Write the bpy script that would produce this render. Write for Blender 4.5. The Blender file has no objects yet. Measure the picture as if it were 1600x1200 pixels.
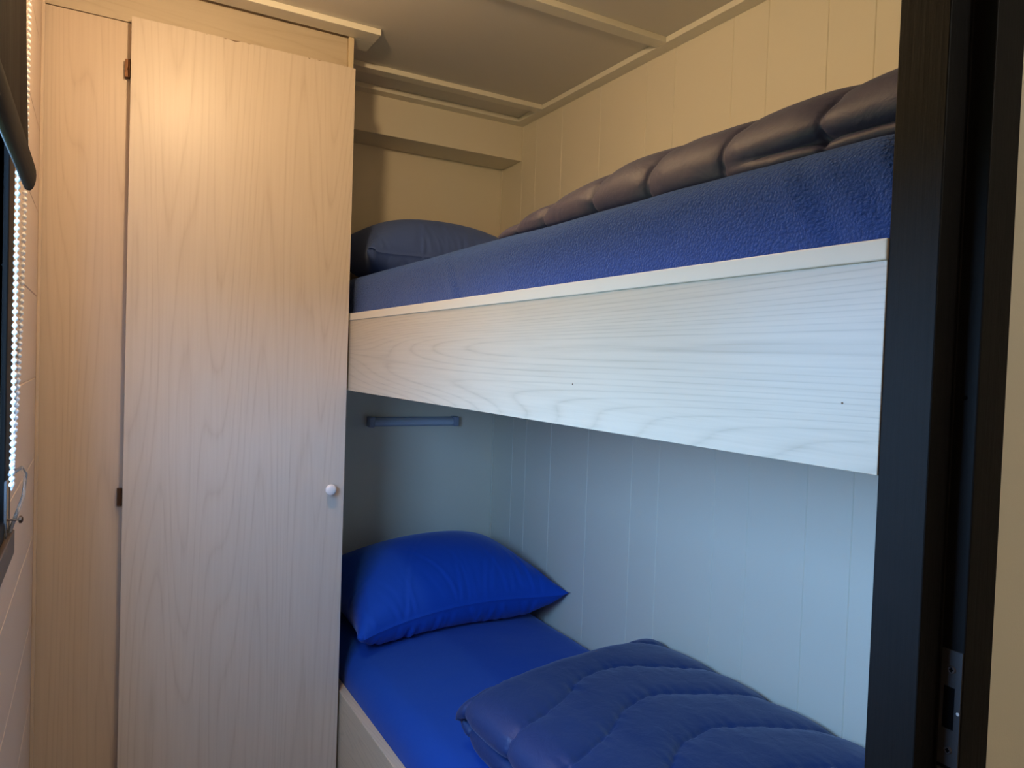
import bpy, math, random
import numpy as np
from mathutils import Matrix, Vector

# ------------------------------------------------------------------ units
S = 1.13                      # design unit -> metres (design origin = eye point)
ZC = 1.30                     # eye height above the floor
def G(p): return (p[0]*S, p[1]*S, p[2]*S + ZC)
FLOOR = -ZC/S
scn = bpy.context.scene
COL = scn.collection

# ------------------------------------------------------------------ camera
def unit(v): v = np.array(v, float); return v/np.linalg.norm(v)
FPX = 1143.0
yv = unit((148-800, 546-600, FPX))
xv = np.array((2800-800, 637-600, FPX), float); xv = unit(xv - yv*xv.dot(yv))
zv = np.cross(xv, yv)
if zv[1] > 0: zv = -zv
R = np.array([xv, yv, zv])
cam_d = bpy.data.cameras.new('camera'); cam = bpy.data.objects.new('camera', cam_d); COL.objects.link(cam)
cam_d.sensor_width = 36.0; cam_d.lens = FPX/1600*36.0; cam_d.clip_start = 0.01
M = Matrix.Identity(4)
for i in range(3):
    M[i][0] = R[i][0]; M[i][1] = -R[i][1]; M[i][2] = -R[i][2]
M.translation = Vector(G((0, 0, 0)))
cam.matrix_world = M
scn.camera = cam

# ------------------------------------------------------------------ world, lights, exposure
W_STRENGTH = 28.0
W_COLOR = (0.27, 0.54, 1.0)
LAMP_POS = (0.18, 1.02, 0.650); LAMP_POWER = 13.5; LAMP_COLOR = (1.0, 0.68, 0.37)
HALL_POS = (0.75, -0.75, 0.70); HALL_POWER = 23.0; HALL_COLOR = (1.0, 0.96, 0.88)
EXPOSURE = -0.08
w = bpy.data.worlds.new('world'); scn.world = w; w.use_nodes = True
nt = w.node_tree; nt.nodes.clear()
wo = nt.nodes.new('ShaderNodeOutputWorld'); bg = nt.nodes.new('ShaderNodeBackground')
tc = nt.nodes.new('ShaderNodeTexCoord'); sx = nt.nodes.new('ShaderNodeSeparateXYZ')
rp = nt.nodes.new('ShaderNodeValToRGB')
nt.links.new(tc.outputs['Generated'], sx.inputs[0]); hz = nt.nodes.new('ShaderNodeMath'); hz.operation = 'MULTIPLY_ADD'; hz.inputs[1].default_value = 0.5; hz.inputs[2].default_value = 0.5
nt.links.new(sx.outputs['Z'], hz.inputs[0]); nt.links.new(hz.outputs[0], rp.inputs[0])
rp.color_ramp.elements[0].position = 0.49; rp.color_ramp.elements[0].color = (0.05, 0.075, 0.05, 1)
rp.color_ramp.elements[1].position = 0.53; rp.color_ramp.elements[1].color = (W_COLOR[0], W_COLOR[1], W_COLOR[2], 1)
nt.links.new(rp.outputs[0], bg.inputs[0]); bg.inputs[1].default_value = W_STRENGTH
nt.links.new(bg.outputs[0], wo.inputs[0])
vs = scn.view_settings
vs.view_transform = 'Standard'; vs.look = 'None'; vs.gamma = 1.0; vs.use_curve_mapping = False; vs.exposure = EXPOSURE

# sky portal in the window opening (guides daylight sampling only)
WIN_Y0, WIN_Y1, WIN_Z0, WIN_Z1 = 0.42, 1.04, -0.205, 0.62
pd = bpy.data.lights.new('window_portal', 'AREA'); pd.shape = 'RECTANGLE'
pd.size = (WIN_Z1-WIN_Z0)*S; pd.size_y = (WIN_Y1-WIN_Y0)*S; pd.cycles.is_portal = True
po = bpy.data.objects.new('window_portal', pd); COL.objects.link(po)
po.location = G((-0.135, (WIN_Y0+WIN_Y1)/2, (WIN_Z0+WIN_Z1)/2)); po.rotation_euler = (0, -math.pi/2, 0)

def point_light(name, pos, power, color, rad):
    d = bpy.data.lights.new(name, 'POINT'); d.energy = power; d.color = color; d.shadow_soft_size = rad
    o = bpy.data.objects.new(name, d); COL.objects.link(o); o.location = G(pos); return o
point_light('ceiling_lamp_light', LAMP_POS, LAMP_POWER, LAMP_COLOR, 0.025)
point_light('hall_fill_light', HALL_POS, HALL_POWER, HALL_COLOR, 0.10)  # added fill to brighten the hall wall and post; no known lamp there

# ------------------------------------------------------------------ materials
def lin(c): return tuple(((x/12.92) if x <= 0.04045 else ((x+0.055)/1.055)**2.4) for x in c)
def srgb(r, g, b): return lin((r/255, g/255, b/255)) + (1,)
def mat(name, col, rough=0.6, spec=0.5, sheen=0.0, metallic=0.0, coat=0.0):
    m = bpy.data.materials.new(name); m.use_nodes = True
    b = m.node_tree.nodes['Principled BSDF']
    b.inputs['Base Color'].default_value = col; b.inputs['Roughness'].default_value = rough
    b.inputs['Specular IOR Level'].default_value = spec; b.inputs['Metallic'].default_value = metallic
    if sheen: b.inputs['Sheen Weight'].default_value = sheen; b.inputs['Sheen Roughness'].default_value = 0.4
    if coat: b.inputs['Coat Weight'].default_value = coat; b.inputs['Coat Roughness'].default_value = 0.35
    return m, m.node_tree, b
def N(t, k, **kw):
    n = t.nodes.new(k)
    for a, v in kw.items(): setattr(n, a, v)
    return n
def geo_map(t, scale):
    g = N(t, 'ShaderNodeNewGeometry'); mp = N(t, 'ShaderNodeMapping'); mp.inputs['Scale'].default_value = scale
    t.links.new(g.outputs['Position'], mp.inputs[0]); return mp
def noise(t, src, scale, detail=2.0, rough=0.5, dist=0.0):
    n = N(t, 'ShaderNodeTexNoise'); n.inputs['Scale'].default_value = scale; n.inputs['Detail'].default_value = detail
    n.inputs['Roughness'].default_value = rough; n.inputs['Distortion'].default_value = dist
    t.links.new(src.outputs[0], n.inputs['Vector']); return n
def math_(t, op, a, b=None):
    n = N(t, 'ShaderNodeMath', operation=op)
    for i, v in enumerate((a, b)):
        if v is None: continue
        if hasattr(v, 'is_output'): t.links.new(v, n.inputs[i])
        else: n.inputs[i].default_value = v
    return n.outputs[0]
def mixc(t, fac, c1, c2):
    n = N(t, 'ShaderNodeMix', data_type='RGBA')
    t.links.new(fac, n.inputs[0])
    for i, c in ((6, c1), (7, c2)):
        if hasattr(c, 'is_output'): t.links.new(c, n.inputs[i])
        else: n.inputs[i].default_value = c
    return n.outputs[2]
def bump(t, b, h, strength, dist):
    n = N(t, 'ShaderNodeBump'); n.inputs['Strength'].default_value = strength; n.inputs['Distance'].default_value = dist
    t.links.new(h, n.inputs['Height']); t.links.new(n.outputs[0], b.inputs['Normal']); return n

def wood(name, base, dark, axis, freq=4.2, stretch=0.10, lines=15.0, rough=0.42, off=0.0, amt=0.55):
    """whitewashed laminate: contour lines of a stretched noise give the cathedral grain; axis 'x','y','z' = grain direction"""
    m, t, b = mat(name, base, rough, 0.5, coat=0.15)
    sc = [freq, freq, freq]; sc['xyz'.index(axis)] = freq*stretch
    g = geo_map(t, tuple(sc)); g.inputs['Location'].default_value = (off, off*1.7, off*.6)
    n = noise(t, g, 1.0, 1.2, 0.4, 0.25)
    fs = [170.0]*3; fs['xyz'.index(axis)] = 5.0
    g2 = geo_map(t, tuple(fs)); f = noise(t, g2, 1.0, 3.0, 0.6)
    v = math_(t, 'MULTIPLY', n.outputs[0], lines)
    v = math_(t, 'ADD', v, math_(t, 'MULTIPLY', f.outputs[0], 0.14))
    fr = math_(t, 'FRACT', v)
    tri = math_(t, 'ABSOLUTE', math_(t, 'SUBTRACT', fr, 0.5))          # 0..0.5
    ln = math_(t, 'POWER', math_(t, 'MULTIPLY', tri, 2.0), 5.0)
    fine = math_(t, 'MULTIPLY', math_(t, 'SUBTRACT', f.outputs[0], 0.40), 0.9)
    fine = math_(t, 'MAXIMUM', fine, 0.0)
    tot = math_(t, 'MULTIPLY', math_(t, 'ADD', math_(t, 'MULTIPLY', ln, f.outputs[0]), fine), amt)
    tot = math_(t, 'MINIMUM', tot, 1.0)
    t.links.new(mixc(t, tot, base, dark), b.inputs['Base Color'])
    bump(t, b, math_(t, 'MULTIPLY', tot, -1.0), 0.12, 0.0006)
    return m

M_DOOR = wood('whitewashed_door_laminate', srgb(208, 194, 178), srgb(164, 142, 120), 'z', freq=5.5, stretch=.055, lines=34, amt=.42)
M_FIX = wood('whitewashed_fixed_laminate', srgb(206, 188, 168), srgb(164, 140, 116), 'z', off=3.1, freq=5.5, stretch=.055, lines=34, amt=.42)
M_HEAD = wood('whitewashed_header_laminate', srgb(192, 178, 156), srgb(158, 138, 112), 'x', off=1.3, freq=5.5, stretch=.055, lines=30, amt=.4)
M_BUNK = wood('whitewashed_bunk_laminate', srgb(204, 191, 168), srgb(158, 144, 120), 'y', freq=6.5, stretch=0.055, lines=50, off=5.2, amt=0.6, rough=0.38)
M_EDGE, _, _ = mat('edge_band', srgb(226, 218, 200), 0.45)
M_EDGE2, _, _ = mat('yellowed_edge_band', srgb(206, 188, 156), 0.5)

def wall_mat(name, col, sc=420.0, st=0.25):
    m, t, b = mat(name, col, 0.62, 0.35)
    g = geo_map(t, (sc, sc, sc)); n = noise(t, g, 1.0, 2.0, 0.6)
    g2 = geo_map(t, (2.0, 2.0, 2.0)); n2 = noise(t, g2, 1.0, 3.0)
    c2 = tuple(x*0.93 for x in col[:3]) + (1,)
    t.links.new(mixc(t, n2.outputs[0], col, c2), b.inputs['Base Color'])
    bump(t, b, n.outputs[0], st, 0.0006)
    return m
M_WALL = wall_mat('cream_wall_panel', srgb(232, 224, 204))
M_WALLL = wall_mat('cream_left_wall_panel', srgb(226, 206, 190))
M_HALL = wall_mat('cream_hall_wall', srgb(214, 206, 184))
M_CEIL = wall_mat('ceiling_board', srgb(222, 216, 202), 600, 0.3)
M_TRIM, _, _ = mat('cream_trim', srgb(232, 226, 208), 0.5)
M_FLOOR = wood('floor_boards', srgb(150, 128, 104), srgb(96, 76, 58), 'y', lines=9, rough=0.5)

def fabric(name, col, kind):
    m, t, b = mat(name, col, 0.85, 0.25, sheen=0.25)
    b.inputs['Sheen Tint'].default_value = (0.55, 0.68, 1.0, 1)
    if kind == 'terry':
        g = geo_map(t, (1, 1, 1)); v = N(t, 'ShaderNodeTexVoronoi', feature='SMOOTH_F1'); v.inputs['Scale'].default_value = 330
        t.links.new(g.outputs[0], v.inputs['Vector'])
        n = noise(t, g, 420, 2.0, 0.7)
        h = math_(t, 'ADD', math_(t, 'MULTIPLY', v.outputs['Distance'], -1.0), n.outputs[0])
        c2 = tuple(x*0.62 for x in col[:3]) + (1,)
        t.links.new(mixc(t, v.outputs['Distance'], tuple(min(1, x*1.15) for x in col[:3]) + (1,), c2), b.inputs['Base Color'])
        bump(t, b, h, 0.8, 0.0022)
    elif kind == 'cotton':
        g = geo_map(t, (1, 1, 1)); n = noise(t, g, 900, 2.0, 0.6); n3 = noise(t, g, 14, 3.0, 0.5)
        h = math_(t, 'ADD', math_(t, 'MULTIPLY', n.outputs[0], 0.06), math_(t, 'MULTIPLY', n3.outputs[0], 1.0))
        bump(t, b, h, 0.35, 0.004)
    return m
M_TERRY = fabric('blue_terry_sheet', srgb(46, 79, 152), 'terry')
M_SHEET = fabric('royal_blue_sheet', srgb(10, 68, 164), 'cotton')
M_PILLOWL = fabric('royal_blue_pillowcase', srgb(12, 72, 178), 'cotton')
M_PILLOWU = fabric('blue_grey_pillowcase', srgb(80, 104, 168), 'cotton')
def satin(name, col, rough):
    m, t, b = mat(name, col, rough, 0.55, sheen=0.2)
    b.inputs['Sheen Tint'].default_value = (0.6, 0.62, 0.8, 1)
    g = geo_map(t, (1, 1, 1)); n = noise(t, g, 1400, 1.0); n3 = noise(t, g, 26, 4.0, 0.6, 0.6)
    h = math_(t, 'ADD', math_(t, 'MULTIPLY', n.outputs[0], 0.05), n3.outputs[0])
    bump(t, b, h, 0.45, 0.005)
    return m
M_DUVL = satin('navy_microfibre', srgb(16, 50, 104), 0.55)
M_DUVU = satin('dark_slate_microfibre', srgb(56, 54, 84), 0.58)

m, t, b = mat('black_painted_wood', srgb(18, 17, 17), 0.55, 0.14)
g = geo_map(t, (220, 220, 9)); n = noise(t, g, 1.0, 4.0, 0.6); g2 = geo_map(t, (14, 14, 14)); n2 = noise(t, g2, 1.0, 5.0, 0.7)
t.links.new(mixc(t, n2.outputs[0], srgb(12, 10, 9), srgb(22, 19, 17)), b.inputs['Base Color'])
bump(t, b, math_(t, 'ADD', n.outputs[0], n2.outputs[0]), 0.35, 0.0009)
M_BLACK = m
M_BLKMET, _, _ = mat('black_metal_plate', srgb(52, 50, 50), 0.5, 0.5, metallic=0.3)
M_HOLE, _, _ = mat('dark_hole', srgb(6, 6, 7), 0.9, 0.1)
M_SCREW, _, _ = mat('dark_screw_metal', srgb(95, 92, 92), 0.35, metallic=0.8)
M_BRONZE, _, _ = mat('bronze_hinge', srgb(92, 62, 40), 0.45, metallic=0.7)
M_KNOB, _, _ = mat('cream_porcelain', srgb(238, 228, 220), 0.18, 0.6)
m, t, b = mat('brown_black_blind_fabric', srgb(24, 18, 16), 0.8, 0.1)
g = geo_map(t, (30, 30, 5)); n = noise(t, g, 1.0, 3.0, 0.5, 0.6); bump(t, b, n.outputs[0], 0.5, 0.004)
M_BLIND = m
M_BAR, _, _ = mat('charcoal_blind_hem', srgb(22, 20, 20), 0.7, 0.12)
M_BEAD, _, _ = mat('white_plastic_bead', srgb(240, 240, 240), 0.3, 0.5)
m, t, b = mat('clear_plastic', (1, 1, 1, 1), 0.08); b.inputs['Transmission Weight'].default_value = 0.9; b.inputs['IOR'].default_value = 1.46
M_CLEAR = m
m = bpy.data.materials.new('window_glass'); m.use_nodes = True; t = m.node_tree; t.nodes.clear()
o_ = N(t, 'ShaderNodeOutputMaterial'); mx = N(t, 'ShaderNodeMixShader'); tr = N(t, 'ShaderNodeBsdfTransparent'); gl = N(t, 'ShaderNodeBsdfGlossy')
gl.inputs['Roughness'].default_value = 0.02; mx.inputs[0].default_value = 0.06
t.links.new(tr.outputs[0], mx.inputs[1]); t.links.new(gl.outputs[0], mx.inputs[2]); t.links.new(mx.outputs[0], o_.inputs[0])
M_GLASS = m
M_LAMPB, _, _ = mat('grey_lamp_housing', srgb(150, 160, 180), 0.45)
M_LAMPD, _, _ = mat('frosted_tube_cover', srgb(190, 200, 215), 0.35)
M_SILL, _, _ = mat('dark_stained_sill', srgb(74, 60, 52), 0.45)
m, t, b = mat('lit_diffuser', srgb(255, 220, 170), 0.4); b.inputs['Emission Color'].default_value = (1, .7, .4, 1); b.inputs['Emission Strength'].default_value = 1.5
M_EMIT = m
M_WHITE, _, _ = mat('white_enamel', srgb(225, 222, 215), 0.4)
M_MAT, _, _ = mat('slat_wood', srgb(190, 165, 130), 0.6)

# ------------------------------------------------------------------ mesh helpers (design units in, metres out)
class MB:
    def __init__(s): s.v = []; s.f = []
    def add(s, v, f):
        o = len(s.v); s.v += [tuple(p) for p in v]; s.f += [tuple(i+o for i in q) for q in f]
    def box(s, x0, x1, y0, y1, z0, z1):
        s.add([(x0,y0,z0),(x1,y0,z0),(x1,y1,z0),(x0,y1,z0),(x0,y0,z1),(x1,y0,z1),(x1,y1,z1),(x0,y1,z1)],
              [(3,2,1,0),(4,5,6,7),(0,1,5,4),(1,2,6,5),(2,3,7,6),(3,0,4,7)]); return s
    def prism(s, poly, axis, a, b):
        """poly: 2D points on the two other axes (in xyz order), extruded along axis a..b"""
        n = len(poly)
        def P(q, h):
            l = list(q); l.insert('xyz'.index(axis), h); return l
        s.add([P(q, a) for q in poly] + [P(q, b) for q in poly],
              [tuple(range(n))[::-1], tuple(range(n, 2*n))] + [(i, (i+1) % n, n+(i+1) % n, n+i) for i in range(n)]); return s
    def lathe(s, prof, c, axis, seg=24):
        """prof: list of (radius, height) ; axis direction vector name with sign"""
        ax = 'xyz'.index(axis[-1]); sg = -1 if axis[0] == '-' else 1
        u, w_ = [(1, 2), (2, 0), (0, 1)][ax]
        V = []
        for r, h in prof:
            for k in range(seg):
                a = 2*math.pi*k/seg; p = [0, 0, 0]
                p[ax] = c[ax] + sg*h; p[u] = c[u] + r*math.cos(a); p[w_] = c[w_] + r*math.sin(a); V.append(p)
        F = []
        for i in range(len(prof)-1):
            for k in range(seg):
                F.append((i*seg+k, i*seg+(k+1) % seg, (i+1)*seg+(k+1) % seg, (i+1)*seg+k))
        F.append(tuple(range(seg))[::-1]); F.append(tuple((len(prof)-1)*seg+k for k in range(seg)))
        s.add(V, F); return s
    def tube(s, pts, r, seg=10):
        pts = [np.array(p, float) for p in pts]; n = len(pts); V = []; F = []
        up = np.array((0.3, 0.2, 1.0)) ; 
        for i, p in enumerate(pts):
            d = pts[min(i+1, n-1)] - pts[max(i-1, 0)]; d /= np.linalg.norm(d)
            a = np.cross(d, up)
            if np.linalg.norm(a) < 1e-3: a = np.cross(d, (1, 0, 0))
            a /= np.linalg.norm(a); b = np.cross(d, a)
            for k in range(seg):
                th = 2*math.pi*k/seg; V.append(p + r*(a*math.cos(th) + b*math.sin(th)))
        for i in range(n-1):
            for k in range(seg): F.append((i*seg+k, i*seg+(k+1) % seg, (i+1)*seg+(k+1) % seg, (i+1)*seg+k))
        F.append(tuple(range(seg))[::-1]); F.append(tuple((n-1)*seg+k for k in range(seg)))
        s.add(V, F); return s
    def build(s, name, m, parent=None, bevel=0.0, smooth=False, seg=2, sub=0):
        V = np.array([G(p) for p in s.v], float)
        if parent is None: org = np.array(((V[:,0].min()+V[:,0].max())/2, (V[:,1].min()+V[:,1].max())/2, V[:,2].min()))
        else: org = np.array(WL[parent.name])
        me = bpy.data.meshes.new(name); me.from_pydata((V-org).tolist(), [], s.f); me.update()
        o = bpy.data.objects.new(name, me); COL.objects.link(o); me.materials.append(m)
        if parent is None: o.location = org
        else: o.parent = parent
        WL[o.name] = tuple(org)
        import bmesh
        bm = bmesh.new(); bm.from_mesh(me); bmesh.ops.recalc_face_normals(bm, faces=bm.faces); bm.to_mesh(me); bm.free()
        if smooth:
            for p in me.polygons: p.use_smooth = True
        if bevel:
            md = o.modifiers.new('bevel', 'BEVEL'); md.width = bevel*S; md.segments = seg; md.limit_method = 'ANGLE'; md.angle_limit = math.radians(40)
        if sub:
            md = o.modifiers.new('subsurf', 'SUBSURF'); md.levels = sub; md.render_levels = sub
        return o
WL = {}
def thing(name, loc, label=None, cat=None, group=None, kind=None):
    o = bpy.data.objects.new(name, None); COL.objects.link(o); o.location = G(loc); o.empty_display_size = 0.05
    WL[o.name] = G(loc); tag(o, label, cat, group, kind); return o
def tag(o, label=None, cat=None, group=None, kind=None):
    for k, v in (('label', label), ('category', cat), ('group', group), ('kind', kind)):
        if v: o[k] = v
    return o
def struct(o, label=None): o['kind'] = 'structure'; return o

XL, XR, YB, H = -0.095, 1.118, 2.067, 0.732     # left wall, right wall, back wall, ceiling
YP0, YP1 = 0.278, 0.330                         # partition with the doorway

# ------------------------------------------------------------------ room shell
HX1, HY0 = 1.9, -1.6
struct(MB().box(-0.2, HX1+.05, HY0-.05, YB+.05, FLOOR-.05, FLOOR).build('floor', M_FLOOR))
struct(MB().box(-0.2, HX1+.05, HY0-.05, YB+.05, H, H+.05).build('ceiling', M_CEIL))

def grooved(c0, c1, grooves, d=0.0016, wd=0.0015):
    pts = [(c0, 0)]
    for g_ in sorted(grooves):
        if c0 + wd < g_ < c1 - wd: pts += [(g_-wd, 0), (g_, d), (g_+wd, 0)]
    pts.append((c1, 0)); return pts
GY = [0.50, 0.60, 0.69, 0.78, 0.872, 1.007, 1.097, 1.27, 1.366, 1.546, 1.724, 1.86, 1.94]
pf = grooved(YP1, YB, GY)
poly = [(XR + d, y) for y, d in pf] + [(XR+.05, YB), (XR+.05, YP1)]
struct(MB().prism(poly, 'z', FLOOR, H).build('wall_right', M_WALL))
struct(MB().box(XL, XR+.05, YB, YB+.05, FLOOR, H).build('wall_back', M_WALL))
# left wall, grooved boards, window opening
GZ = [-1.11, -.96, -.81, -.66, -.507, -.352, -.207, -.056, .095, .25, .40, .55]
def lw(y0, y1, z0, z1, mb):
    p = grooved(z0, z1, GZ)
    mb.prism([(XL - d, z) for z, d in p] + [(XL-.045, z1), (XL-.045, z0)], 'y', y0, y1)
mb = MB(); lw(HY0, YB, FLOOR, WIN_Z0, mb); lw(HY0, YB, WIN_Z1, H, mb); lw(HY0, WIN_Y0, WIN_Z0, WIN_Z1, mb); lw(WIN_Y1, YB, WIN_Z0, WIN_Z1, mb)
struct(mb.build('wall_left', M_WALLL))
# partition beside and above the doorway
DH = 0.66
struct(MB().box(0.545, HX1, YP0, YP1, FLOOR, H).box(XL, 0.545, YP0, YP1, DH+.03, H).build('wall_front', M_HALL))
struct(MB().box(XL, HX1, HY0-.05, HY0, FLOOR, H).build('wall_hall_rear', M_HALL))
struct(MB().box(HX1, HX1+.05, HY0, YP0, FLOOR, H).build('wall_hall_right', M_HALL))

# boxed soffit over the head end
struct(MB().box(0.495, XR, 1.945, YB, 0.616, H).build('trim_1', M_WALL, bevel=0.001))
# ceiling strips
T = 0.013
def strip(n, x0, x1, y0, y1, z0=H-T, z1=H, m=None): return struct(MB().box(x0, x1, y0, y1, z0, z1).build(f'trim_{n}', m or M_TRIM, bevel=0.0012))
strip(2, 1.083, XR, YP1, 1.945)                   # along the right wall
strip(3, 0.53, 1.083, 1.778, 1.812)               # crosswise, head end
strip(4, XL, 1.083, 1.262, 1.296)                 # crosswise, over the walkway
strip(5, 0.495, 1.083, 1.910, 1.945)              # against the soffit
struct(MB().box(XL, 0.542, 1.587, 1.633, H-T, H).box(0.497, 0.542, 1.633, 1.69, H-T, H).build('trim_6', M_TRIM, bevel=0.001))   # over the wardrobe
struct(MB().box(XL, XL+.0055, 1.6245, 1.633, FLOOR, H-T).build('trim_7', M_FIX, bevel=0.001))  # corner bead
struct(MB().box(XR-.004, XR, YB-.006, YB, -0.9, 0.616).build('trim_8', M_WALL, bevel=0.001))

# ------------------------------------------------------------------ doorway frame
door = thing('door_1', (0.53, 0.303, FLOOR), kind='structure')
MB().prism([(0.500, 0.330), (0.500, 0.293), (0.526, 0.293), (0.526, 0.2765), (0.562, 0.2765), (0.562, 0.2785), (0.545, 0.2785), (0.545, 0.330)], 'z', FLOOR, H-.001).build('door_jamb', M_BLACK, door, bevel=0.0010)
MB().prism([(XL+.001, 0.330), (XL+.022, 0.330), (XL+.022, 0.293), (XL+.008, 0.293), (XL+.008, 0.2765), (XL+.001, 0.2765)], 'z', FLOOR, DH).build('door_jamb', M_BLACK, door, bevel=0.0012)
MB().box(XL+.001, 0.545, 0.2765, 0.330, DH, DH+.03).build('door_head', M_BLACK, door, bevel=0.0012)
sp = MB()
z0, z1, y0, y1 = -0.272, -0.190, 0.2772, 0.2912
# plate with latch opening
for (a, b_, c, d) in ((y0, y1, -0.216, z1), (y0, y1, z0, -0.246), (y0, y0+.004, -0.246, -0.216), (y1-.002, y1, -0.246, -0.216)):
    sp.box(0.5248, 0.5262, a, b_, c, d)
plate = sp.build('strike_plate', M_BLKMET, door)
MB().box(0.5254, 0.5262, y0+.004, y1-.002, -0.246, -0.216).build('latch_hole', M_HOLE, plate)
for zz in (-0.2035, -0.2605):
    MB().lathe([(0.0001, .0012), (0.0022, .0012), (0.0028, .0004), (0.0028, 0)], (0.5250, 0.2838, zz), '-x', 16).build('screw', M_SCREW, plate, smooth=False)
    MB().box(0.5236, 0.5239, 0.2832, 0.2844, zz-.0016, zz+.0016).box(0.5236, 0.5239, 0.2824, 0.2852, zz-.0005, zz+.0005).build('screw_slot', M_HOLE, plate)
MB().lathe([(0.0016, 0.0006), (0.0016, 0)], (0.5262, 0.2850, -0.0130), '-x', 12).build('drilled_hole', M_HOLE, door)
MB().box(0.5240, 0.5249, 0.2774, 0.2905, -0.2765, -0.2745).build('plate_edge', M_SCREW, plate)
chip, _, _ = mat('bare_chip', srgb(190, 185, 180), 0.6)
MB().lathe([(0.0011, 0.0003), (0.0014, 0)], (0.5249, 0.2785, -0.2330), '-x', 7).build('paint_chip', chip, plate)

# ------------------------------------------------------------------ window, left wall
win = thing('window_1', (XL, (WIN_Y0+WIN_Y1)/2, WIN_Z0), kind='structure')
F = 0.062
fr = MB(); fx0, fx1 = XL-.045, XL+.006
fr.box(fx0, fx1, WIN_Y1-.0, WIN_Y1+F*1.0, WIN_Z0-.03, WIN_Z1+.03).box(fx0, fx1, WIN_Y0-.035, WIN_Y0, WIN_Z0-.03, WIN_Z1+.03)
fr.box(fx0, fx1, WIN_Y0, WIN_Y1, WIN_Z0-.03, WIN_Z0).box(fx0, fx1, WIN_Y0, WIN_Y1, WIN_Z1, WIN_Z1+.03)
frame = fr.build('window_frame', M_BLACK, win, bevel=0.0015)
sa = MB(); a0, a1, b0, b1 = WIN_Y0, WIN_Y1, WIN_Z0, WIN_Z1; sx0, sx1 = XL-.036, XL-.012; q = .035
sa.box(sx0, sx1, a0, a0+q, b0, b1).box(sx0, sx1, a1-q, a1, b0, b1).box(sx0, sx1, a0+q, a1-q, b0, b0+q).box(sx0, sx1, a0+q, a1-q, b1-q, b1)
sash = sa.build('window_sash', M_BLACK, win, bevel=0.0015)
MB().box(XL-.026, XL-.022, a0+q-.003, a1-q+.003, b0+q-.003, b1-q+.003).build('window_pane', M_GLASS, sash)
MB().box(XL, XL+.012, WIN_Y0-.07, 1.09, WIN_Z0-.052, WIN_Z0-.022).build('window_sill', M_SILL, win, bevel=0.0012)

# ------------------------------------------------------------------ roller blind
bl = thing('roller_blind', (-0.072, 0.72, 0.18), 'dark brown roller blind half lowered over the window, with white bead chain', 'blind')
nz, ny = 40, 40; V = []; Fc = []
for i in range(nz+1):
    z = 0.215 + (0.66-0.215)*i/nz
    for j in range(ny+1):
        y = 0.37 + (1.013-0.37)*j/ny
        x = -0.0695 - 0.0175*(z-0.215) + 0.0007*math.sin(y*38+z*9) + 0.0006*math.sin(y*71-z*13)
        V.append((x, y, z))
for i in range(nz):
    for j in range(ny):
        a = i*(ny+1)+j; Fc.append((a, a+1, a+ny+2, a+ny+1))
mb = MB(); mb.add(V, Fc); fb = mb.build('blind_fabric', M_BLIND, bl, smooth=True)
sd = fb.modifiers.new('thickness', 'SOLIDIFY'); sd.thickness = 0.0012
MB().prism([(-0.0695+0.0075*math.cos(a), 0.199+0.0185*math.sin(a)) for a in [k*math.pi/10 for k in range(20)]], 'y', 0.365, 1.022).build('hem_bar', M_BAR, bl, bevel=0.002, smooth=True)
MB().lathe([(0.022, 0), (0.022, 0.665)], (-0.0720, 0.366, 0.672), 'y', 28).build('roller_tube', M_BLIND, bl, bevel=0.001, smooth=False)
for yb in (1.032, 0.358): MB().box(XL, -0.055, yb, yb+.006, 0.645, 0.70).build('bracket', M_WHITE, bl)
# bead chain: two strands running down to the holder
ic_v = []; ic_f = []
def bead(c, r, out):
    seg, ring = 8, 5; o = len(out.v); V = [(c[0], c[1], c[2]+r)]
    for i in range(1, ring):
        th = math.pi*i/ring
        for k in range(seg):
            a = 2*math.pi*k/seg; V.append((c[0]+r*math.sin(th)*math.cos(a), c[1]+r*math.sin(th)*math.sin(a), c[2]+r*math.cos(th)))
    V.append((c[0], c[1], c[2]-r)); Fb = []
    for k in range(seg): Fb.append((0, 1+k, 1+(k+1) % seg))
    for i in range(ring-2):
        for k in range(seg): Fb.append((1+i*seg+k, 1+(i+1)*seg+k, 1+(i+1)*seg+(k+1) % seg, 1+i*seg+(k+1) % seg))
    l = len(V)-1
    for k in range(seg): Fb.append((l, 1+(ring-2)*seg+(k+1) % seg, 1+(ring-2)*seg+k))
    out.add(V, Fb)
def chain(path, name):
    mb = MB(); P = [np.array(p, float) for p in path]; acc = []; 
    for a, c in zip(P[:-1], P[1:]):
        L = np.linalg.norm(c-a); k = max(2, int(L/0.001)); acc += [a+(c-a)*i/k for i in range(k)]
    last = None
    for p in acc:
        if last is None or np.linalg.norm(p-last) >= 0.0075: bead(p, 0.0031, mb); last = p
    o = mb.build(name, M_BEAD, bl, smooth=True)
    MB().tube(P, 0.0008, 6).build('chain_cord', M_BEAD, o)
CX = -0.080
A = [(CX, 1.030, 0.64), (CX, 1.022, 0.16), (CX, 1.012, -0.06), (CX, 1.008, -0.150), (CX-.001, 1.016, -0.166)]
B = [(CX-.002, 1.17, 0.64), (CX-.002, 1.165, 0.40), (CX-.002, 1.15, 0.20), (CX-.002, 1.12, 0.05), (CX-.002, 1.085, -0.06), (CX-.003, 1.050, -0.14), (CX-.001, 1.022, -0.166)]
chain(A, 'bead_chain'); chain(B, 'bead_chain')
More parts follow.
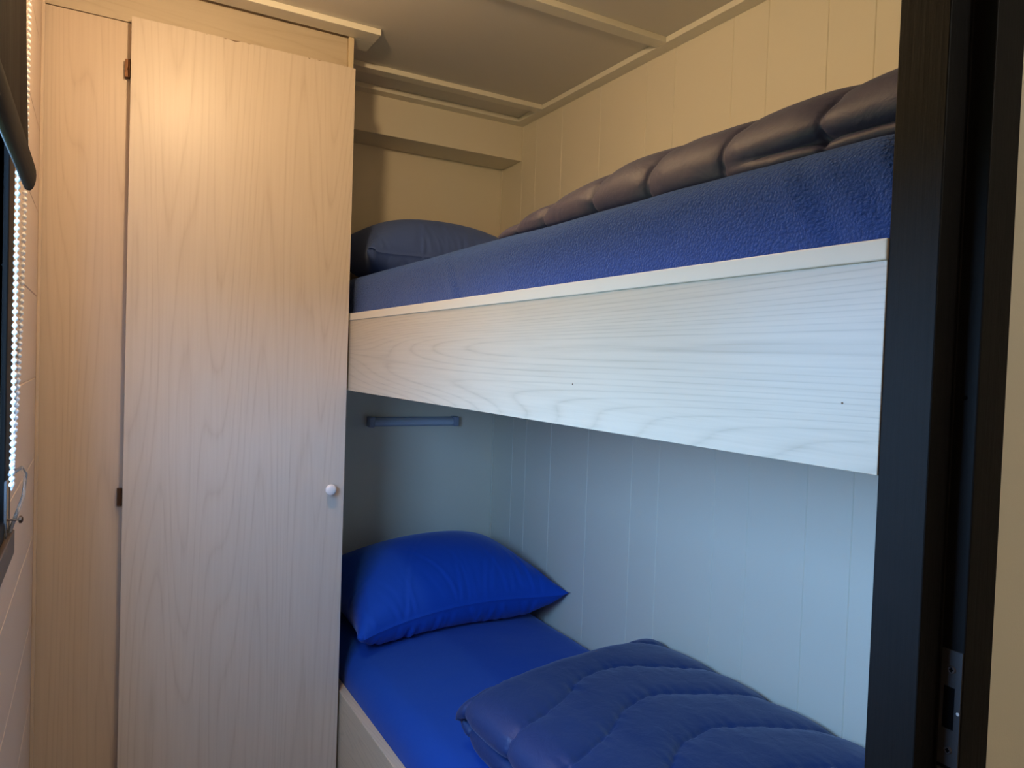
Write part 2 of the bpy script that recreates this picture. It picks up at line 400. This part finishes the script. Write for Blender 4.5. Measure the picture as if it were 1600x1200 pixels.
# clear chain holder screwed to the frame
hd = thing('chain_holder', (-0.086, 1.05, -0.19), 'clear plastic chain holder screwed on beside the black window frame', 'chain holder')
MB().tube([(-0.084, 1.03, -0.150), (-0.076, 1.075, -0.148), (-0.072, 1.085, -0.158), (-0.074, 1.08, -0.185), (-0.085, 1.05, -0.222)], 0.0022, 8).build('guide_loop', M_CLEAR, hd, smooth=True)
MB().box(-0.0895, -0.0865, 1.030, 1.055, -0.240, -0.158).build('back_plate', M_CLEAR, hd, bevel=0.001)
MB().lathe([(0.0012, 0), (0.0012, 0.012), (0.0045, 0.013), (0.0045, 0.0155), (0.002, 0.017)], (-0.0880, 1.043, -0.206), 'x', 14).build('screw', M_BRONZE, hd, smooth=False)

# ------------------------------------------------------------------ wardrobe
YW = 1.615
wd = thing('wardrobe', (0.2, 1.83, FLOOR), 'tall built-in wardrobe in whitewashed wood-grain laminate beside the bunks', 'wardrobe')
MB().box(XL+.001, 0.494, 1.650, YB-.001, FLOOR, H-.001).build('carcass', M_FIX, wd)
MB().box(XL+.001, 0.0560, 1.642, 1.650, FLOOR, 0.6405).build('fixed_panel', M_FIX, wd, bevel=0.0006)
MB().box(XL+.001, 0.4825, 1.642, 1.650, 0.6422, H-T-.0005).build('header_board', M_HEAD, wd, bevel=0.0006)
MB().box(0.4830, 0.4945, 1.632, 1.650, FLOOR, H-T-.0005).build('corner_strip', M_EDGE2, wd, bevel=0.0006)
top = [(0.0520, 0.6445), (0.0850, 0.6445)]
random.seed(4)
for cx, wdt, dp in ((0.186, .002, .0022), (0.222, .0022, .0022), (0.241, .010, .0026), (0.268, .004, .0015), (0.348, .002, .001), (0.392, .002, .002), (0.414, .004, .0014), (0.470, .002, .0008)):
    top += [(cx-wdt*1.3, 0.6445), (cx-wdt, 0.6445-dp*.7), (cx-wdt*.2, 0.6445-dp), (cx+wdt*.6, 0.6445-dp*.8), (cx+wdt*1.2, 0.6445)]
top.append((0.4942, 0.6445))
dr = MB().prism([(0.0520, FLOOR+.05), (0.4942, FLOOR+.05)] + top[::-1], 'y', YW, 1.6335).build('wardrobe_door', M_DOOR, wd)
MB().lathe([(0.0065, 0), (0.0055, .004), (0.005, .008), (0.008, .011), (0.0118, .0145), (0.0125, .018), (0.0115, .0215), (0.008, .0238), (0.002, .0245)], (0.4600, YW, -0.2930), '-y', 32).build('door_knob', M_KNOB, dr, smooth=True)
M_CHIP, _, _ = mat('bare_particle_board', srgb(96, 66, 42), 0.9, 0.1)
for cx, hw in ((0.222, .0024), (0.241, .0105), (0.266, .0045), (0.392, .0022), (0.414, .0042)):
    MB().prism([(cx-hw*1.2, 0.6410), (cx+hw*1.15, 0.6410), (cx+hw, 0.6440), (cx-hw, 0.6438)], 'y', YW+.0006, YW+.0100).build('chipped_edge', M_CHIP, dr)
for hz in (0.549, -0.290, -1.0):
    h = MB().box(0.0425, 0.0515, 1.6300, 1.6422, hz-.017, hz+.017)
    h.lathe([(0.0022, 0), (0.0022, 0.034)], (0.0500, 1.6285, hz-.017), 'z', 10)
    h.lathe([(0.0030, 0), (0.0030, 0.004)], (0.0500, 1.6285, hz-.003), 'z', 10)
    h.build('hinge', M_BRONZE, dr)

# ------------------------------------------------------------------ bunks
ub = thing('upper_bunk', (0.8, 1.2, -0.075), 'upper bunk with a deep whitewashed wood-grain front board', 'bunk bed')
MB().box(0.5000, 0.5180, 0.3305, YB-.001, -0.0730, 0.0850).build('front_board', M_BUNK, ub, bevel=0.0006)
MB().box(0.4985, 0.5190, 0.3305, YB-.001, 0.0850, 0.1010).build('top_edge_strip', M_EDGE, ub, bevel=0.0012)
MB().box(0.5180, XR-.001, 0.3305, YB-.001, -0.0200, -0.0050).build('bed_base', M_MAT, ub)
for (yy, zz) in ((0.728, -0.022), (0.362, -0.0215)):
    MB().lathe([(0.0009, .0003), (0.0009, 0)], (0.5000, yy, zz), '-x', 8).build('nail_hole', M_BRONZE, ub)
lb = thing('lower_bunk', (0.8, 1.2, FLOOR), 'lower bunk with a low white side board next to the wardrobe', 'bunk bed')
MB().box(0.5000, 0.5200, 0.3305, YB-.001, FLOOR, -0.7650).build('side_board', M_BUNK, lb, bevel=0.0010)
MB().box(0.5200, XR-.001, 0.3305, YB-.001, -0.8400, -0.8250).build('bed_base', M_MAT, lb)

# reading light on the back wall, lower bunk
rl = thing('reading_light', (0.838, YB, -0.198), 'slim grey tube light on the end wall above the lower pillow', 'wall light')
MB().box(0.700, 0.976, YB-.012, YB, -0.198, -0.170).build('housing', M_LAMPB, rl, bevel=0.002)
MB().prism([(YB-.012, -0.1955), (YB-.012, -0.1725), (YB-.020, -0.1740), (YB-.026, -0.1790), (YB-.028, -0.1850), (YB-.026, -0.1910), (YB-.020, -0.1950)], 'x', 0.712, 0.964).build('tube_cover', M_LAMPD, rl, bevel=0.001)
for x0, x1 in ((0.694, 0.712), (0.964, 0.982)):
    MB().box(x0, x1, YB-.030, YB, -0.199, -0.168).build('end_cap', M_LAMPB, rl, bevel=0.004, seg=3)

# ceiling lamps (out of frame); the hall one is made up to carry its fill
def clamp(pos, label):
    t_ = thing('ceiling_lamp', (pos[0], pos[1], H-.022), label, 'ceiling lamp')
    MB().lathe([(0.055, 0), (0.06, .004), (0.06, .022)], (pos[0], pos[1], H-.022), 'z', 40).build('lamp_base', M_WHITE, t_)
    MB().lathe([(0.002, 0), (0.03, .002), (0.048, .009), (0.052, .014)], (pos[0], pos[1], H-.036), 'z', 40).build('diffuser', M_EMIT, t_, smooth=True)
clamp(LAMP_POS, 'round warm ceiling lamp over the walkway in front of the wardrobe')
clamp(HALL_POS, 'added unseen ceiling lamp for the fill light in the hall outside the doorway')

# ------------------------------------------------------------------ mattresses
from mathutils import noise as mnoise
def grid_faces(nu, nv, wrapu=False):
    Fg = []
    for i in range(nu if wrapu else nu-1):
        for j in range(nv-1):
            a = i*nv+j; b_ = ((i+1) % nu)*nv+j; Fg.append((a, b_, b_+1, a+1))
    return Fg
def mattress(name, x0, x1, y0, y1, z0, z1, r, m, seed, dome=0.0, amp=0.0015, lump=None):
    """rounded-section block with soft crown and cloth ripples; section in XZ swept along Y"""
    prof = []
    def arc(cx, cz, a0, a1, n=7):
        for k in range(n): 
            a = a0+(a1-a0)*k/(n-1); prof.append((cx+r*math.cos(a), cz+r*math.sin(a)))
    nside = 10
    for k in range(nside): prof.append((x0, z0 + (z1-r-z0)*k/nside))
    arc(x0+r, z1-r, math.pi, math.pi/2)
    for k in range(1, 24): prof.append((x0+r+(x1-x0-2*r)*k/24, z1))
    arc(x1-r, z1-r, math.pi/2, 0)
    for k in range(1, nside+1): prof.append((x1, z1-r-(z1-r-z0)*k/nside))
    for k in range(1, 8): prof.append((x1-(x1-x0)*k/8, z0))
    n = len(prof); ys = np.linspace(y0, y1, 150); V = []
    for (px, pz) in prof:
        for y in ys:
            e = min((y-y0), (y1-y))/r; e = max(0.0, min(1.0, e)); sh = r*(1-math.sqrt(1-(1-e)**2)) if e < 1 else 0
            x, z = px, pz
            cx = (px-(x0+x1)/2)/((x1-x0)/2)
            top = max(0, (pz-z0)/(z1-z0))
            z = pz + dome*(1-cx*cx)*top - sh*top
            nn = mnoise.noise(Vector((px*9+seed, y*5, pz*9)))
            n2 = mnoise.noise(Vector((px*22+seed, y*14+pz*20, pz*30+seed)))
            d = amp*nn + amp*.45*n2
            if px < x0+r: x = px + d*1.2
            if pz > z1-r: z += d
            if lump: x, z = lump(x, y, z, px, pz)
            V.append((x, y, z))
    mb = MB(); mb.add(V, grid_faces(n, len(ys), True))
    for e in (0, len(ys)-1): mb.f.append(tuple(i*len(ys)+e for i in range(n)))
    return mb.build(name, m, smooth=True)
def creases(x, y, z, px, pz):
    # shallow pull folds in the sheet's hanging side
    if px < 0.54 and pz < 0.19:
        for (cy, cz, ang, ln_, a_) in ((1.12, 0.118, 0.9, .05, .005), (0.42, .135, 1.0, .05, .007), (0.37, .125, 0.95, .05, .006), (0.93, .13, .6, .05, .002), (0.60, .16, .3, .08, .002)):
            u = (y-cy)*math.cos(ang) + (z-cz)*math.sin(ang); v = -(y-cy)*math.sin(ang) + (z-cz)*math.cos(ang)
            x -= a_*math.exp(-(u/ln_)**2)*(math.exp(-(v/.006)**2) - .6*math.exp(-((v-.013)/.008)**2))
    return x, z
um = mattress('mattress', 0.5215, XR-.003, 0.335, YB-.004, -0.004, 0.193, 0.030, M_TERRY, 1.0, 0.006, 0.003, creases)
tag(um, 'thick mattress in blue terry sheet on the upper bunk', 'mattress')
lm = mattress('mattress', 0.5215, XR-.003, 0.335, YB-.004, -0.824, -0.705, 0.055, M_SHEET, 7.0, 0.020, 0.002)
tag(lm, 'mattress in smooth royal blue sheet on the lower bunk', 'mattress')

# ------------------------------------------------------------------ pillows: inflated cloth solved with a small mass-spring relaxation
def pillow(name, label, corners, m, floor_fn, vol, seed, nx=112, ny=84, steps=230, size=None, grav=0.00002, slack=1.05, p0=0.05):
    """corners: front-left, front-right, back-right, back-left (design units)"""
    c = [np.array(q, float) for q in corners]
    u = np.linspace(0, 1, nx)[:, None, None]; v = np.linspace(0, 1, ny)[None, :, None]
    base = (c[0]*(1-u)*(1-v) + c[1]*u*(1-v) + c[2]*u*v + c[3]*(1-u)*v)
    up = np.cross(c[1]-c[0], c[3]-c[0]); up /= np.linalg.norm(up)
    rng = np.random.RandomState(seed)
    lift = (np.sin(np.pi*u)*np.sin(np.pi*v))
    P = np.stack([base + up*lift*.03, base - up*lift*.03])
    P += rng.normal(0, .0006, P.shape)
    P[:, 0] = base[0]; P[:, -1] = base[-1]; P[:, :, 0] = base[:, 0]; P[:, :, -1] = base[:, -1]
    W_ = np.linalg.norm(c[1]-c[0])*slack; L_ = np.linalg.norm(c[3]-c[0])*slack
    lx, ly = W_/(nx-1), L_/(ny-1); ld = math.hypot(lx, ly)
    Vel = np.zeros_like(P)
    def con(P, dP, cnt, A_, B_, L0, k):
        d = P[B_] - P[A_]; n = np.linalg.norm(d, axis=-1, keepdims=True)+1e-12
        e = (n-L0); kk = np.where(e > 0, 1.0, k)
        corr = d*(0.5*e/n)*kk; dP[A_] += corr; dP[B_] -= corr
    s = np.s_
    cons = [(s[:, :-1], s[:, 1:], lx, .12), (s[:, :, :-1], s[:, :, 1:], ly, .12), (s[:, :-1, :-1], s[:, 1:, 1:], ld, .05), (s[:, 1:, :-1], s[:, :-1, 1:], ld, .05),
            (s[:, :-2], s[:, 2:], 2*lx, .03), (s[:, :, :-2], s[:, :, 2:], 2*ly, .03)]
    for it in range(steps):
        # pressure
        a = P[:, 1:, :-1] - P[:, :-1, 1:]; b_ = P[:, 1:, 1:] - P[:, :-1, :-1]
        n = np.cross(a, b_)*0.5; n[1] *= -1
        cen = (P[:, 1:, 1:] + P[:, :-1, :-1] + P[:, 1:, :-1] + P[:, :-1, 1:])/4
        volm = abs(((cen*n).sum())/3.0)
        pr = 9.0*max(0.0, (vol-volm)/vol) + p0
        Fv = np.zeros_like(P)
        for sl in (s[:, 1:, 1:], s[:, :-1, :-1], s[:, 1:, :-1], s[:, :-1, 1:]): Fv[sl] += n*pr*.25
        Fm = Fv/(lx*ly)*0.0012
        if it == 0:
            sg = np.sign((Fm[0]*up).sum()); 
        Fm *= sg
        Vel = Vel*0.90 + Fm; Vel[..., 2] -= grav
        Q = P + Vel
        for j in range(9):
            dP = np.zeros_like(Q)
            for (A_, B_, L0, k) in cons: con(Q, dP, None, A_, B_, L0, k)
            Q += dP*0.24
            for e in (s[0], s[-1]):
                mm = Q[:, e].mean(0); Q[:, e] = mm
            mm = Q[:, :, 0].mean(0); Q[:, :, 0] = mm
            mm = Q[:, :, -1].mean(0); Q[:, :, -1] = mm
            # corners softly held
            for (i, jx, q) in ((0, 0, c[0]), (-1, 0, c[1]), (-1, -1, c[2]), (0, -1, c[3])):
                Q[:, i, jx] = q
            Q[..., 2] = np.maximum(Q[..., 2], floor_fn(Q[..., 0], Q[..., 1]))
            Q[..., 0] = np.minimum(Q[..., 0], XR-.002); Q[..., 1] = np.minimum(Q[..., 1], YB-.002)
            # the wardrobe side holds the pillow in
            inb = (Q[..., 1] > YW-.005) & (Q[..., 0] < 0.499); Q[..., 0] = np.where(inb, 0.499, Q[..., 0])
        Vel = (Q-P)*0.9; P = Q
    # gathers running in from the front seam, and the narrow seam lip
    uu = np.linspace(0, 1, nx)[:, None]; vv = np.linspace(0, 1, ny)[None, :]
    for side in (0, 1):
        Nn = np.cross(np.gradient(P[side], axis=0), np.gradient(P[side], axis=1)); Nn /= (np.linalg.norm(Nn, axis=2, keepdims=True)+1e-9)
        if side: Nn = -Nn
        hh = np.zeros((nx, ny))
        for _ in range(26):
            u0 = rng.uniform(.06, .97); sl = rng.normal(0, .16); a_ = rng.uniform(.0006, .0026); w0 = rng.uniform(.006, .012); vl = rng.uniform(.12, .42); v0 = rng.uniform(0.0, .05)
            cv = rng.normal(0, .35)
            d_ = uu - u0 - sl*vv - cv*vv*vv
            env = np.clip((vv-v0)/.03, 0, 1)*np.exp(-(vv/vl)**2)
            hh += a_*env*(np.exp(-((d_-.9*w0)/w0)**2) - np.exp(-((d_+.9*w0)/w0)**2))
        for _ in range(8):
            v0_ = rng.uniform(.1, .9); sl = rng.normal(0, .2); a_ = rng.uniform(.0004, .0014); w0 = rng.uniform(.008, .014); e0 = rng.choice([0, 1]); ud = np.abs(uu-e0)
            d_ = vv - v0_ - sl*ud
            hh += a_*np.clip(ud/.03, 0, 1)*np.exp(-(ud/.15)**2)*(np.exp(-((d_-.9*w0)/w0)**2) - np.exp(-((d_+.9*w0)/w0)**2))
        hh *= np.clip(np.minimum(np.minimum(uu, 1-uu), np.minimum(vv, 1-vv))/.02, 0, 1)
        P[side] += Nn*hh[..., None]
    mid = P.mean(0)
    for side in (0, 1):
        o1 = mid[:, 0]-mid[:, 3]; o1 /= np.linalg.norm(o1, axis=1, keepdims=True)+1e-9; P[side][:, 0] = mid[:, 0] + o1*.0025
    V = P[0].reshape(-1, 3).tolist()
    Fp = []
    for i in range(nx-1):
        for j in range(ny-1): a = i*ny+j; Fp.append((a, a+ny, a+ny+1, a+1))
    bot = np.full((nx, ny), -1)
    for i in range(nx):
        for j in range(ny):
            if i in (0, nx-1) or j in (0, ny-1): bot[i, j] = i*ny+j
            else: bot[i, j] = len(V); V.append(P[1, i, j].tolist())
    for i in range(nx-1):
        for j in range(ny-1): Fp.append((bot[i, j], bot[i, j+1], bot[i+1, j+1], bot[i+1, j]))
    mb = MB(); mb.add(V, [tuple(int(q) for q in f) for f in Fp])
    o = mb.build(name, m, smooth=True, sub=1)
    seam = lambda q: (q//ny in (0, nx-1) or q % ny in (0, ny-1)) and q < nx*ny
    at = o.data.attributes.new('crease_edge', 'FLOAT', 'EDGE')
    for e in o.data.edges:
        if seam(e.vertices[0]) and seam(e.vertices[1]): at.data[e.index].value = 1.0; e.use_edge_sharp = True
    tag(o, label, 'pillow'); return o
def low_floor(X, Y):
    cx = (X-(0.5215+XR)/2)/((XR-.5215)/2); return -0.7015 + 0.020*(1-cx*cx) - 0.03*np.clip((0.575-X)/0.05, 0, 1)
def up_floor(X, Y):
    cx = (X-(0.5215+XR)/2)/((XR-.5215)/2); return 0.1965 + 0.006*(1-cx*cx) - 0.012*np.clip((0.545-X)/0.03, 0, 1)
pillow('pillow', 'bright royal blue pillow at the head of the lower bunk', [(0.548, 1.615, -0.640), (1.114, 1.600, -0.605), (1.108, 2.050, -0.575), (0.510, 2.050, -0.60)], M_PILLOWL, low_floor, 0.0150, 3, p0=0.085)
pillow('pillow', 'dull blue plump pillow at the head of the upper bunk', [(0.590, 1.745, 0.285), (1.100, 1.730, 0.265), (1.105, 2.060, 0.325), (0.515, 2.060, 0.31)], M_PILLOWU, up_floor, 0.0172, 5, p0=0.035)

# ------------------------------------------------------------------ duvets
def sstep(a, b, x): t_ = min(1, max(0, (x-a)/(b-a))); return t_*t_*(3-2*t_)
GX = [0.50, 0.58, 0.64, 0.72, 0.795, 0.88, 0.955, 1.087, 1.13]; GV = [-.03, -.015, 0, .037, .098, .12, .095, .04, .03]
def gcurve(x):
    # smooth interpolation
    xs = [x-.02, x-.01, x, x+.01, x+.02]; return float(np.mean(np.interp(xs, GX, GV)))
def duvet(name, label, prof_fn, y_near, y_far_fn, lines, m, seed, puff, pitch, wr):
    """prof_fn(t) -> (x, z_rel, nx, nz, weight); swept along Y, quilting ridges between the stitch lines"""
    NS, NT = 230, 330; prof = [prof_fn(k/NS) for k in range(NS)]
    P = np.zeros((NS, NT, 3))
    X_ = np.array([p[0] for p in prof]); Z_ = np.array([p[1] for p in prof])
    for j in range(NT):
        tt = j/(NT-1)
        for i in range(NS):
            yf = y_far_fn(X_[i]); y = y_near + (yf-y_near)*tt
            P[i, j] = prof_place(prof[i], y, yf-y, name_key=seed)
    # normals
    du = np.roll(P, -1, 0) - np.roll(P, 1, 0); dv = np.gradient(P, axis=1)
    Nn = np.cross(du, dv); Nn /= (np.linalg.norm(Nn, axis=2, keepdims=True)+1e-9)
    cen = P.mean(0).mean(0)
    if ((P[:, NT//2]-P[:, NT//2].mean(0))*Nn[:, NT//2]).sum() < 0: Nn = -Nn
    Lk = np.array(sorted(lines))
    for i in range(NS):
        gx = gcurve(X_[i])
        for j in range(NT):
            x, y, z = P[i, j]; yy = y - gx
            k = np.searchsorted(Lk, yy)
            lo = Lk[k-1] if k > 0 else Lk[0]-pitch; hi = Lk[k] if k < len(Lk) else Lk[-1]+pitch
            dd = min(yy-lo, hi-yy); wdt = (hi-lo)/2; q_ = max(0.0, min(1.0, dd/wdt))
            h = puff*(1-(1-q_)**3.2)
            n1 = mnoise.noise(Vector((x*75+seed, y*16, z*75))); n2 = mnoise.noise(Vector((x*30, y*18+seed, z*30)))
            n3 = mnoise.noise(Vector((x*8+seed, y*7, z*8)))
            h += wr*2.4*n1*math.exp(-max(dd, 0)/.016) + wr*.5*n2 + wr*1.2*n3
            h -= puff*.35*math.exp(-(dd/.0035)**2)
            P[i, j] += Nn[i, j]*h
    return P
def prof_place(p, y, dend, name_key=0):
    x, z, zm, r = p[0], p[1], p[2], p[3]
    # close the far end: the section shrinks round its mid height over the last few centimetres
    e = max(0.0, min(1.0, dend/r)); k = math.sqrt(max(0.0, 1-(1-e)**2))
    return (x, y, zm + (z-zm)*max(k, .02))
def finish_duvet(name, P, m, label, zfloor, xmax):
    NS, NT = P.shape[:2]
    P[..., 2] = np.maximum(P[..., 2], zfloor(P[..., 0], P[..., 1])); P[..., 0] = np.minimum(P[..., 0], xmax)
    mb = MB(); mb.add(P.reshape(-1, 3).tolist(), grid_faces(NS, NT, True))
    for e in (0, NT-1): mb.f.append(tuple(i*NT+e for i in range(NS)))
    o = mb.build(name, m, smooth=True); tag(o, label, 'duvet'); return o

def poly_profile(pts, zm, r):
    """closed polyline of (x,z) -> evenly spaced smooth profile function"""
    q = np.array(pts + [pts[0]], float)
    # Catmull-Rom
    out = []
    n = len(pts)
    for i in range(n):
        p0, p1, p2, p3 = [np.array(pts[(i+k-1) % n], float) for k in range(4)]
        for k in range(12):
            t_ = k/12; out.append(0.5*((2*p1)+(-p0+p2)*t_+(2*p0-5*p1+4*p2-p3)*t_**2+(-p0+3*p1-3*p2+p3)*t_**3))
    out.append(out[0]); out = np.array(out); d = np.r_[0, np.cumsum(np.linalg.norm(np.diff(out, axis=0), axis=1))]; d /= d[-1]
    def fn(t_): return (float(np.interp(t_, d, out[:, 0])), float(np.interp(t_, d, out[:, 1])), zm, r)
    return fn
# lower duvet: two stacked folds showing on the open side
pl = [(1.085, -0.684), (0.95, -0.684), (0.80, -0.684), (0.66, -0.684), (0.615, -0.684), (0.594, -0.676), (0.588, -0.664), (0.593, -0.652), (0.612, -0.644),
      (0.600, -0.638), (0.580, -0.627), (0.577, -0.611), (0.588, -0.595), (0.62, -0.584), (0.68, -0.580), (0.78, -0.581), (0.90, -0.584), (1.00, -0.589), (1.06, -0.597), (1.100, -0.615), (1.112, -0.645), (1.100, -0.672)]
P = duvet('duvet', '', poly_profile(pl, -0.640, 0.055), 0.34, lambda x: 1.165 + 0.25*(x-0.585) if x < .64 else 1.179 + 0.195*(x-.64),
          [1.15, 1.00, 0.87, 0.735, 0.60, 0.47, 0.34, 0.21], M_DUVL, 2.0, 0.0068, 0.135, 0.0017)
finish_duvet('duvet', P, M_DUVL, 'navy quilted duvet folded up on the lower bunk', lambda X, Y: low_floor(X, Y)+.001, XR-.001)
# upper duvet
pu = [(1.08, 0.200), (0.95, 0.200), (0.80, 0.200), (0.68, 0.200), (0.600, 0.199), (0.578, 0.203), (0.570, 0.215), (0.573, 0.235), (0.590, 0.254), (0.625, 0.268), (0.68, 0.272), (0.78, 0.270), (0.90, 0.268), (1.00, 0.262), (1.07, 0.250), (1.10, 0.228), (1.10, 0.21)]
def prof_place2(p, y, dend, name_key=0):
    x, z, zm, r = p
    e = max(0.0, min(1.0, dend/0.30)); k = 0.18 + 0.82*(e**.6) if dend > .02 else 0.18*math.sqrt(max(0.0004, dend/.02)) + .82*((dend/.3)**.6)*1.0
    lift = 0.022*sstep(0.75, 0.40, y) if False else 0.0
    if x < 0.64 and z < .235: x += .016*sstep(.62, .42, y)*math.exp(-((z-.2135)/.005)**2)
    zz = 0.198 + (z-0.198)*k
    if z > 0.225: zz += lift*min(1, (z-.225)/.03)
    return (x, y, zz)
GX = [0.50, 0.57, 0.60, 0.66, 0.80, 1.13]; GV = [0.0, 0.0, -.015, -.060, -.080, -.080]
_pp = prof_place; prof_place = prof_place2
P = duvet('duvet', '', poly_profile(pu, 0.199, 0.2), 0.34, lambda x: 1.050 + 0.05*(x-0.57), [1.17, 0.925, 0.803, 0.692, 0.572, 0.452, 0.33, 0.21, 1.00], M_DUVU, 9.0, 0.0068, 0.11, 0.0020)
finish_duvet('duvet', P, M_DUVU, 'dark grey quilted duvet lying along the upper bunk', lambda X, Y: up_floor(X, Y)+.001, XR-.001)
